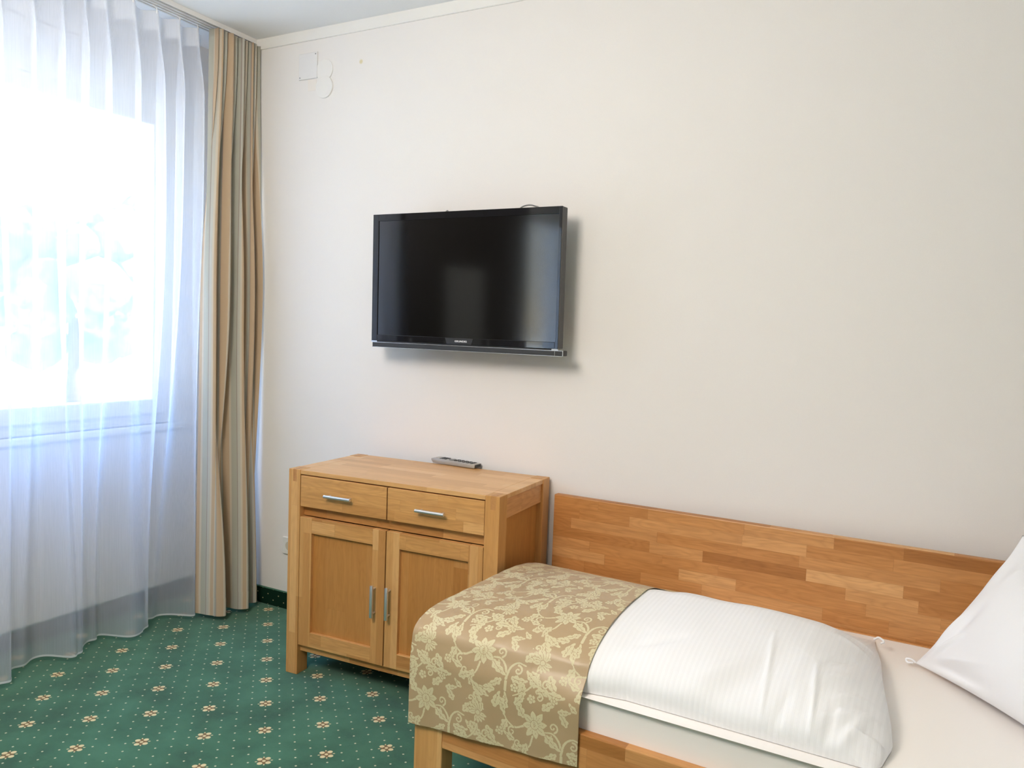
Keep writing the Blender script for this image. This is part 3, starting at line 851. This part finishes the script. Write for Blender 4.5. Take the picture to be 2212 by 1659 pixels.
# pillow standing on its long edge, leaning back
def pillow(name, c00, c10, c11, c01, thick, mat, label, pinch=.06, seed=1):
    c00, c10, c11, c01 = [np.array(c, float) for c in (c00, c10, c11, c01)]
    nu = 130
    u = np.linspace(-1, 1, nu); v = np.linspace(-1, 1, nu)
    U, V = np.meshgrid(u, v, indexing='ij')
    def sides(sgn):
        # edges drawn in between the corners
        uu_ = U * (1 - pinch * (1 - V ** 2) * np.abs(U) ** 3 * .0) ; vv_ = V
        pu = U - np.sign(U) * np.abs(U) ** 6 * pinch * (1 - V ** 2)
        pv = V - np.sign(V) * np.abs(V) ** 6 * pinch * (1 - U ** 2)
        a = ((1 - pu) * (1 - pv) / 4)[..., None]; b_ = ((1 + pu) * (1 - pv) / 4)[..., None]; c_ = ((1 + pu) * (1 + pv) / 4)[..., None]; d_ = ((1 - pu) * (1 + pv) / 4)[..., None]
        base = a * c00 + b_ * c10 + c_ * c11 + d_ * c01
        nrm = np.cross(c10 - c00, c01 - c00); nrm = nrm / np.linalg.norm(nrm)
        t = thick * np.clip((1 - U ** 2), 0, 1) ** .55 * np.clip((1 - V ** 2), 0, 1) ** .55
        t = t * (.55 + .45 * np.exp(-((U * .8) ** 2 + ((V + .25) * .9) ** 2)))
        r = np.random.RandomState(seed)
        w = np.zeros_like(t)
        for cu_, cv_ in ((-1, -1), (1, -1), (1, 1), (-1, 1)):     # creases running out of the corners
            for k in range(5):
                an = math.atan2(-cv_, -cu_) + r.uniform(-.6, .6); ln_ = r.uniform(.5, 1.0)
                p0 = (cu_ * .93, cv_ * .93); p1 = (p0[0] + ln_ * math.cos(an), p0[1] + ln_ * math.sin(an))
                w += ridges(U, V, (p0, p1), r.uniform(-.020, .016), r.uniform(.03, .08))
        for k in range(7):                                         # soft vertical folds below the upper edge
            cu_ = -.95 + k * .17 + r.uniform(-.03, .03)
            w += ridges(U, V, ((cu_, .98), (cu_ + r.uniform(-.05, .08), .98 - r.uniform(.4, .9))), r.uniform(-.016, .010), r.uniform(.025, .06))
        for k in range(30):
            a_ = r.uniform(0, 2 * PI); fq = r.uniform(2, 10)
            w += .0009 * np.sin(fq * (U * math.cos(a_) + V * math.sin(a_)) + r.uniform(0, 6)) * 4 / fq
        return base + (sgn * (t + w * np.clip(t / .04, 0, 1)))[..., None] * nrm, t
    A, t = sides(1.); B, _ = sides(-1.)
    flat = MZ + .002
    A[..., 2] = np.maximum(A[..., 2], flat); B[..., 2] = np.maximum(B[..., 2], flat)
    org = (1.45, .45, MZ)
    Al, Bl_ = bed_local(A, org), bed_local(B, org)
    bm = bmesh.new()
    va = [[bm.verts.new(Al[i, j]) for j in range(nu)] for i in range(nu)]
    vb = [[(va[i][j] if i in (0, nu - 1) or j in (0, nu - 1) else bm.verts.new(Bl_[i, j])) for j in range(nu)] for i in range(nu)]
    for i in range(nu - 1):
        for j in range(nu - 1):
            bm.faces.new((va[i][j], va[i + 1][j], va[i + 1][j + 1], va[i][j + 1]))
            f4 = (vb[i][j], vb[i][j + 1], vb[i + 1][j + 1], vb[i + 1][j])
            try: bm.faces.new(f4)
            except ValueError: pass
    bmesh.ops.recalc_face_normals(bm, faces=list(bm.faces))
    m = bpy.data.meshes.new(name); bm.to_mesh(m); bm.free()
    o = link(name, m, mat, None, True)
    place(o, org)
    tag(o, label, 'pillow')
    return o, org
pil, porg = pillow('pillow', (1.200, .190, MZ + .012), (1.66, .80, MZ + .012), (1.83, .66, .79), (1.425, .085, .815), .125, M_pil, 'plump white pillow standing on its edge against the oak side board', .10, 4)
tb = MB().tube(spline([(0, 0, 0), (-.012, .003, .006), (-.024, .006, .003), (-.020, -.003, -.002), (-.006, -.004, 0)], 6), .0028, 8).build('corner_tab', M_pil, pil, True)
tb.location = bed_local(np.array([1.203, .192, MZ + .014]), porg).tolist()

# damask runner ------------------------------------------------------
def damask_tile(n=520):
    """ornament of flowers, lotus blooms, leaves and scrolls; 1 = light motif, 0 = ground"""
    PW, PH = .325, .312
    w, h = n, int(n * PH / PW)
    X, Y = np.meshgrid((np.arange(w) + .5) / w * PW, (np.arange(h) + .5) / h * PH, indexing='xy')
    M = np.zeros((h, w))
    def wrap(cx, cy):
        dx = (X - cx + PW / 2) % PW - PW / 2; dy = (Y - cy + PH / 2) % PH - PH / 2
        return dx, dy
    def add(mask): np.maximum(M, mask, out=M)
    def cut(mask): np.minimum(M, 1 - mask, out=M)
    def petal(cx, cy, ang, r0, r1, wd, vein=True, tipw=1.6):
        dx, dy = wrap(cx, cy); c, s_ = math.cos(ang), math.sin(ang)
        a = dx * c + dy * s_; b = -dx * s_ + dy * c
        t = (a - r0) / (r1 - r0)
        ww = wd * np.clip(np.sin(PI * np.clip(t, 0, 1) ** .8), 0, 1) ** .75
        ins = (t > 0) & (t < 1) & (np.abs(b) < ww)
        cut(((t > -.03) & (t < 1.03) & (np.abs(b) < ww + .0012)).astype(float))
        add(ins.astype(float))
        if vein: cut(((t > .1) & (t < .62) & (np.abs(b) < .0006)).astype(float))
    def blob(cx, cy, r, ring=True):
        dx, dy = wrap(cx, cy); q = np.hypot(dx, dy)
        if ring: cut((q < r + .0013).astype(float))
        add((q < r).astype(float))
    def leaf(cx, cy, ang, ln_, wd, lobes=3, bend=0.):
        dx, dy = wrap(cx, cy); c, s_ = math.cos(ang), math.sin(ang)
        a = dx * c + dy * s_; b = -dx * s_ + dy * c
        t = a / ln_; b = b - bend * ln_ * t * t
        base = wd * np.clip(1 - np.clip(t, 0, 1), 0, 1) ** .55 * np.clip(t * 3.2, 0, 1) ** .6
        lob = .62 + .38 * np.abs(np.cos(PI * lobes * np.clip(t, 0, 1) + np.abs(b) / wd * .9))
        ok = (t > 0) & (t < 1)
        cut((ok & (np.abs(b) < base * lob + .0012)).astype(float))
        add((ok & (np.abs(b) < base * lob)).astype(float))
        cut(((t > .08) & (t < .8) & (np.abs(b) < .0006)).astype(float))
        for k in range(1, lobes + 1):
            tk = k / (lobes + .6)
            sl = np.abs(np.abs(b) - (t - tk * .8) * ln_ * .75)
            cut(((sl < .0005) & (t > tk * .8) & (t < tk * .8 + .16) & (np.abs(b) < base * .55)).astype(float))
    def stroke(pts, w0, w1, outline=True):
        pts = np.array([tuple(p) for p in spline([(p[0], p[1], 0) for p in pts], 14)])[:, :2]
        for pas in ((.0011, cut), (0, add)):
            m = np.zeros_like(M)
            if pas[0] and not outline: continue
            for i, p in enumerate(pts):
                ww = w0 + (w1 - w0) * i / (len(pts) - 1)
                dx, dy = wrap(p[0], p[1])
                m = np.maximum(m, (dx * dx + dy * dy < (ww + pas[0]) ** 2).astype(float))
            pas[1](m)
    def curl(cx, cy, r, a0, turns, w0, w1, sgn=1):
        k = 16
        pts = [(cx + r * (1 - .82 * i / k) * math.cos(a0 + sgn * turns * 2 * PI * i / k), cy + r * (1 - .82 * i / k) * math.sin(a0 + sgn * turns * 2 * PI * i / k)) for i in range(k + 1)]
        stroke(pts, w0, w1)
        blob(pts[-1][0], pts[-1][1], w1 * 1.7, False)
    def motif(ox, oy):
        # scroll stems
        stroke([(ox + .075, oy - .085), (ox + .074, oy - .055), (ox + .068, oy - .030), (ox + .050, oy - .012), (ox + .028, oy - .012)], .0036, .0020)
        stroke([(ox + .074, oy - .058), (ox + .082, oy - .030), (ox + .100, oy - .016), (ox + .122, oy - .020)], .0034, .0018)
        curl(ox + .050, oy + .004, .013, -1.2, 1.15, .0026, .0013, 1)
        curl(ox + .036, oy - .022, .011, .4, 1.1, .0024, .0012, -1)
        curl(ox + .104, oy - .034, .012, 1.7, 1.1, .0026, .0013, -1)
        stroke([(ox - .028, oy - .008), (ox - .055, oy - .018), (ox - .078, oy - .006), (ox - .092, oy + .016)], .0030, .0014)
        curl(ox - .064, oy - .030, .012, 1.2, 1.1, .0026, .0012, 1)
        stroke([(ox - .004, oy - .030), (ox - .012, oy - .055), (ox - .030, oy - .070), (ox - .052, oy - .068)], .0028, .0013)
        curl(ox - .046, oy - .056, .010, -1.6, 1.0, .0024, .0012, -1)
        # acanthus leaves
        for (lx, ly, an, ln_, wd, lb, bd) in ((.030, -.018, -.9, .052, .016, 3, .25), (-.030, .012, 2.3, .050, .016, 3, -.3), (.088, -.052, -.35, .046, .014, 3, .3), (.062, -.060, -2.4, .044, .013, 3, -.25),
                                             (-.078, -.004, -2.2, .044, .015, 3, .3), (-.020, -.052, -2.0, .040, .013, 3, .2), (.118, -.010, .9, .050, .017, 4, -.2), (.140, -.030, -.9, .046, .016, 4, .2),
                                             (.020, .040, .9, .046, .015, 3, -.3), (-.090, .020, 1.2, .044, .014, 3, .35), (.085, .012, 1.9, .040, .013, 3, .3), (-.055, -.050, 2.9, .036, .012, 2, -.2), (.060, .046, -.1, .036, .012, 3, .2), (.110, .052, 2.6, .030, .010, 2, -.2)):
            leaf(ox + lx, oy + ly, an, ln_, wd, lb, bd)
        for (lx, ly, an, ln_, wd, lb, bd) in ((.150, .050, -1.2, .052, .019, 4, .2), (.175, .045, 2.6, .048, .017, 3, -.2), (.030, .085, -.4, .046, .016, 3, .3), (.005, .095, 2.7, .050, .017, 4, -.2),
                                             (-.060, .040, .6, .044, .016, 3, .3), (-.105, .050, -.9, .046, .016, 3, -.3), (.125, -.060, -1.8, .050, .018, 4, .2), (.160, -.075, .3, .046, .016, 3, -.3),
                                             (.190, -.030, -1.3, .050, .017, 3, .3), (.210, .020, 1.5, .046, .016, 3, -.2), (.045, -.090, 3.0, .044, .016, 3, .2), (-.010, -.085, -.9, .046, .015, 3, .3), (.100, .080, .5, .044, .016, 3, -.2)):
            leaf(ox + lx, oy + ly, an, ln_, wd, lb, bd)
        stroke([(ox + .160, oy - .035), (ox + .150, oy - .060), (ox + .128, oy - .080), (ox + .098, oy - .095)], .0030, .0016)
        curl(ox + .185, oy - .055, .012, .6, 1.1, .0026, .0013, 1)
        curl(ox + .010, oy + .070, .011, 2.0, 1.1, .0024, .0012, -1)
        curl(ox + .140, oy + .030, .010, -1., 1.1, .0024, .0012, 1)
        # big open flower
        for k in range(8):
            petal(ox, oy, k * PI / 4 + .2, .008, .034 + .004 * (k % 2), .0082)
        blob(ox, oy, .0105)
        for dy in (-.0045, 0, .0045):
            dx, d2 = wrap(ox + .0015 * math.sin(dy * 900), oy + dy); cut(((np.hypot(dx * 1.2, d2) < .0034) & (np.hypot(dx * 1.2, d2) > .0024)).astype(float))
        # lotus bloom
        lx, ly = ox + .162, oy - .004
        for k in range(7):
            petal(lx, ly, PI / 2 + (k - 3) * .38 + .5, .004, .036 - .003 * abs(k - 3), .0056)
        for k in range(5):
            petal(lx, ly, -PI / 2 + (k - 2) * .42 + .5, .004, .027, .0050)
        blob(lx, ly, .006)
        # small rosettes and buds
        for rx, ry, q in ((-.012, .062, .0075), (.100, -.075, .0070), (-.100, -.036, .0070), (.050, .070, .0065)):
            for k in range(5):
                a = k * 2 * PI / 5 + rx * 40
                blob(ox + rx + q * math.cos(a), oy + ry + q * math.sin(a), q * .62)
            blob(ox + rx, oy + ry, q * .5)
        for k in range(5):
            blob(ox + .128 + k * .0052, oy + .026 + .004 * math.sin(k * .8), .0014, False)
            blob(ox - .030 + k * .005, oy - .088 - .003 * math.sin(k * .8), .0014, False)
    motif(.080, .080)
    motif(.080 + PW / 2, .080 + PH / 2)
    return M, PW, PH
TILE, PW, PH = damask_tile()

def runner():
    rx0, rx1 = .030, .5255
    nx = 330
    prof_l = [(.0075, .395), (.010, .440), (.022, .470)]       # tucked flap at the back
    xs = np.linspace(rx0, rx1, nx)
    rows = []
    NP = 860
    for x in xs:
        tq = -np.cos(np.linspace(.10, PI * .972, 160))
        hq = top_h(np.array(x), tq)
        zz = MZ + .003 + hq
        f = (x - rx0) / (rx1 - rx0)
        bul = (.006 + .008 * (tq > 0)) * np.sin(np.clip(hq / max(float(duvet_h(x)), .01), 0, 1) * PI) * np.abs(tq) ** 4
        dd = DC + np.where(tq > 0, front_w(x), DW) * tq + bul * np.sign(tq)
        # lift off the duvet along the outward normal
        tx, tz = np.gradient(dd), np.gradient(zz); ln_ = np.hypot(tx, tz)
        dd = dd - tz / ln_ * .0042; zz = zz + tx / ln_ * .0042
        dd = np.maximum(dd, .034); zz = np.maximum(zz, .447)
        front = .884 - .006 * f
        keep = (tq < .9) | (zz > MZ + .055)
        dd, zz = dd[keep], zz[keep]
        hem = .2380 + .0300 * f 
        dmax = dd[-1]
        fz = np.linspace(zz[-1] - .012, hem, 40)
        e = np.linspace(0, 1, 40)
        fd = dmax + (front - dmax) * np.clip(1 - (1 - e * 3.0).clip(0, 1) ** 2, 0, 1) + .002 * np.sin(x * 30 + 1.1) * e + .0008 * np.sin(x * 90 + 2 * e) * e
        P = np.concatenate([[(.0080, .400), (.0085, .448), (.014, .454), (.026, .452)], np.stack([dd, zz], 1), np.stack([fd, fz], 1)])
        # resample by arc length
        ds = np.concatenate([[0], np.cumsum(np.hypot(*np.diff(P, axis=0).T))])
        q_ = np.linspace(0, ds[-1], NP)
        rows.append(np.stack([np.full(NP, x), np.interp(q_, ds, P[:, 0]), np.interp(q_, ds, P[:, 1]), q_], -1))
    R = np.array(rows)
    # smooth the section so the cloth bends softly
    K = np.ones(25) / 25
    for ax_ in (1, 2):
        A = np.pad(R[..., ax_], ((0, 0), (12, 12)), mode='edge')
        R[..., ax_] = np.apply_along_axis(lambda r: np.convolve(r, K, 'valid'), 1, A)
    # tiny puckers of the weave
    rg = np.random.RandomState(3)
    w = np.zeros(R.shape[:2])
    for k in range(40):
        a = rg.uniform(0, 2 * PI); fq = rg.uniform(30, 150)
        w += .00022 * np.sin(fq * (R[..., 0] * math.cos(a) + R[..., 3] * math.sin(a)) + rg.uniform(0, 6)) * 60 / fq
    R[..., 2] += w * .6; R[..., 1] += w * .4
    org = (.28, .45, MZ)
    Pw = bed_local(R[..., :3], org)
    L = R[..., 3]
    Lend = L[:, -1:]
    # pattern: phase set so that a flower sits where the photograph has one
    u = (R[..., 0] - .2477 + .080) % PW
    v = ((Lend - L) - (.4893 - .250) + .080) % PH
    h_, w_ = TILE.shape
    fx_ = u / PW * w_; fy_ = v / PH * h_
    ix, iy = fx_.astype(int) % w_, fy_.astype(int) % h_
    val = (TILE[iy, ix] + TILE[iy, (ix + 1) % w_] + TILE[(iy + 1) % h_, ix]) / 3
    N = Nt('gold_damask_satin')
    at = N.n('ShaderNodeAttribute', attribute_name='motif')
    f = N.step(at.outputs['Fac'], .35, .65)
    col = N.mix(f, lin((174, 149, 113)), lin((204, 193, 154)))
    fine = N.noise(N.n('ShaderNodeTexCoord').outputs['Object'], 800, 2)
    N.bump(N.m('ADD', N.m('MULTIPLY', fine, .4), N.m('MULTIPLY', f, .6)), .15, .0008)
    N.set(col, N.m('ADD', .40, N.m('MULTIPLY', f, .14)), 0, .5, Sheen_Weight=.15)
    o = grid_mesh('bed_runner', Pw, N.mat)
    at2 = o.data.attributes.new('motif', 'FLOAT', 'POINT')
    at2.data.foreach_set('value', val.reshape(-1).astype(np.float32))
    place(o, org)
    sm = o.modifiers.new('thickness', 'SOLIDIFY'); sm.thickness = .0015; sm.offset = 0
    tag(o, 'gold damask bed runner with floral scrolls draped over the foot of the bed', 'bed runner')
    # stitched border along the open side
    k0 = nx - 5
    return o
run = runner()

# ------------------------------------------------------------------ shallow dark wardrobe between the windows (seen mirrored in the television)
wd = empty('wardrobe', (-.225, -2.27, 0))
tag(wd, 'shallow dark brown wardrobe between the two windows, mirrored in the television', 'wardrobe')
M_wen = plain('dark_brown_laminate', (.018, .012, .009), .55, var=.2)
MB().box(-.14, .12, -.81, .81, 0, 2.42, .003).build('body', M_wen, wd)
for ya, yb in ((-.805, -.13), (.365, .805)):
    dd_ = MB().box(.1205, .140, ya, yb, .06, 2.39, .002).build('door', M_wen, wd)
    MB().tube([(.155, yb - .05, 1.0), (.155, yb - .05, 1.2)], .006, 10).build('handle', M_steel, dd_)
MB().box(.1205, .138, -.12, .355, .06, 1.66, .002).build('pale_door', plain('pale_grey_laminate', (.22, .23, .23), .5), wd)
MB().box(.1205, .138, -.12, .355, 1.67, 2.39, .002).build('door', M_wen, wd)

# ------------------------------------------------------------------ outside the window
GZ = -1.6
def ground_mat():
    N = Nt('pale_paving')
    tc = N.n('ShaderNodeTexCoord').outputs['Object']
    a = N.noise(tc, .35, 4); b2 = N.noise(tc, 6, 3)
    c = N.mix(a, (.48, .42, .33), (.60, .53, .42)); c = N.mix(N.m('MULTIPLY', b2, .3), c, (.38, .40, .28))
    return N.set(c, .9, 0, .2)
struct(MB().box(-90, X0 - .35, -60, 80, GZ - .2, GZ).build('ground', ground_mat()))
M_bark = plain('grey_brown_bark', (.12, .085, .055), .9, var=.3)
def leaf_mat(name, c1, c2):
    N = Nt(name)
    tc = N.n('ShaderNodeTexCoord').outputs['Object']
    a = N.noise(tc, 3.5, 4, .7)
    N.bump(N.noise(tc, 14, 4, .8), .8, .12)
    return N.set(N.mix(N.step(a, .35, .65), c1, c2), .8, 0, .2)
LM = [leaf_mat('leaf_light_green', (.10, .15, .010), (.24, .30, .018)), leaf_mat('leaf_mid_green', (.07, .12, .010), (.18, .24, .016)), leaf_mat('leaf_yellow_green', (.17, .19, .010), (.32, .33, .018))]
def tree(x, y, h, r, k, label):
    o = empty('tree', (x, y, GZ))
    tag(o, label, 'tree', 'trees beyond the window')
    MB().tube([(0, 0, 0), (.05, .03, h * .3), (0, 0, h * .62)], [.20, .15, .08], 10).build('trunk', M_bark, o, True)
    c = MB()
    for i in range(46):
        a = random.uniform(0, 2 * PI); e = random.uniform(-.9, 1.0); q = r * (1 - .35 * abs(e)) * random.uniform(.35, .95)
        c.ico((q * math.cos(a), q * math.sin(a), h * .66 + e * h * .32), r * random.uniform(.20, .36), 2, .14, (1, 1, .85))
    c.build('crown', LM[k], o)
for x, y, h, r, k, lb in ((-16, 9.2, 5.6, 2.0, 0, 'bright green tree outside, leftmost of the trees seen through the sheer'), (-20, 14.6, 6.4, 2.0, 1, 'taller mid green tree outside, second from the left through the sheer'),
                          (-23, 20.0, 6.6, 1.7, 0, 'light green tree outside, third from the left through the sheer'), (-17, 17.6, 5.2, 1.2, 2, 'slim yellow green tree outside behind the right side of the pane'),
                          (-26, 27, 7.0, 2.4, 1, 'distant mid green tree outside, nearest the drape through the sheer')):
    tree(x, y, h, r, k, lb)
hd = MB()
for i in range(90):
    hd.ico((-8.4 + random.uniform(-.35, .35), 1.5 + i * .16, GZ + .75 + random.uniform(-.35, .55)), random.uniform(.28, .42), 2, .16)
hedge = hd.build('hedge', LM[2])
tag(hedge, 'low yellow green hedge outside, just above the window sill through the sheer', 'hedge')

# ------------------------------------------------------------------ light
W = bpy.data.worlds.new('sky'); S.world = W; W.use_nodes = True
nt_ = W.node_tree
bg = nt_.nodes['Background']
# clear summer sky: pale warm haze at the horizon, saturated blue overhead
tcw = nt_.nodes.new('ShaderNodeTexCoord'); sx_ = nt_.nodes.new('ShaderNodeSeparateXYZ')
nt_.links.new(tcw.outputs['Generated'], sx_.inputs[0])
rw = nt_.nodes.new('ShaderNodeValToRGB'); cr = rw.color_ramp
while len(cr.elements) < 6: cr.elements.new(.5)
for e, (p, c) in zip(cr.elements, [(0, (.60, .53, .42)), (.02, (.52, .50, .46)), (.16, (.46, .50, .55)), (.40, (.40, .66, 1.05)), (.78, (.80, 1.5, 3.3)), (1, (.80, 1.5, 3.3))]):
    e.position = p; e.color = (*c, 1)
nt_.links.new(sx_.outputs[2], rw.inputs[0]); nt_.links.new(rw.outputs[0], bg.inputs[0]); bg.inputs[1].default_value = 3.6
sun = bpy.data.lights.new('sun', 'SUN'); sun.energy = 21.0; sun.angle = math.radians(.6); sun.color = (1, .93, .82)
so = bpy.data.objects.new('sun', sun); C.objects.link(so)
sd = Vector((.62, .45, .80)).normalized()       # towards the sun: behind the house, never into the window
so.rotation_euler = sd.to_track_quat('Z', 'Y').to_euler()
for ya, yb in ((OY0, OY1), (QY0, QY1)):
    pl = bpy.data.lights.new('window_portal', 'AREA'); pl.shape = 'RECTANGLE'; pl.size, pl.size_y = OZ1 - OZ0, yb - ya; pl.cycles.is_portal = True
    po = bpy.data.objects.new('window_portal', pl); C.objects.link(po)
    po.location = (X0 - .28, (ya + yb) / 2, (OZ0 + OZ1) / 2); po.rotation_euler = (0, -PI / 2, 0)
# added soft warm fill light, out of view, without any lamp fixture
cl = bpy.data.lights.new('fill_light', 'POINT'); cl.shadow_soft_size = .34; cl.energy = 66; cl.color = (1, .91, .82)
co_ = bpy.data.objects.new('fill_light', cl); C.objects.link(co_); co_.location = (1.4, -2.45, 2.20)

S.view_settings.view_transform = 'Standard'; S.view_settings.look = 'None'; S.view_settings.gamma = 1.0
S.view_settings.exposure = 0.88
try: S.view_settings.use_curve_mapping = False
except Exception: pass
S.cycles.max_bounces = 9; S.cycles.diffuse_bounces = 6; S.cycles.transparent_max_bounces = 24
S.cycles.sample_clamp_indirect = 8.0; S.cycles.caustics_reflective = False; S.cycles.caustics_refractive = False
S.cycles.use_denoising = True
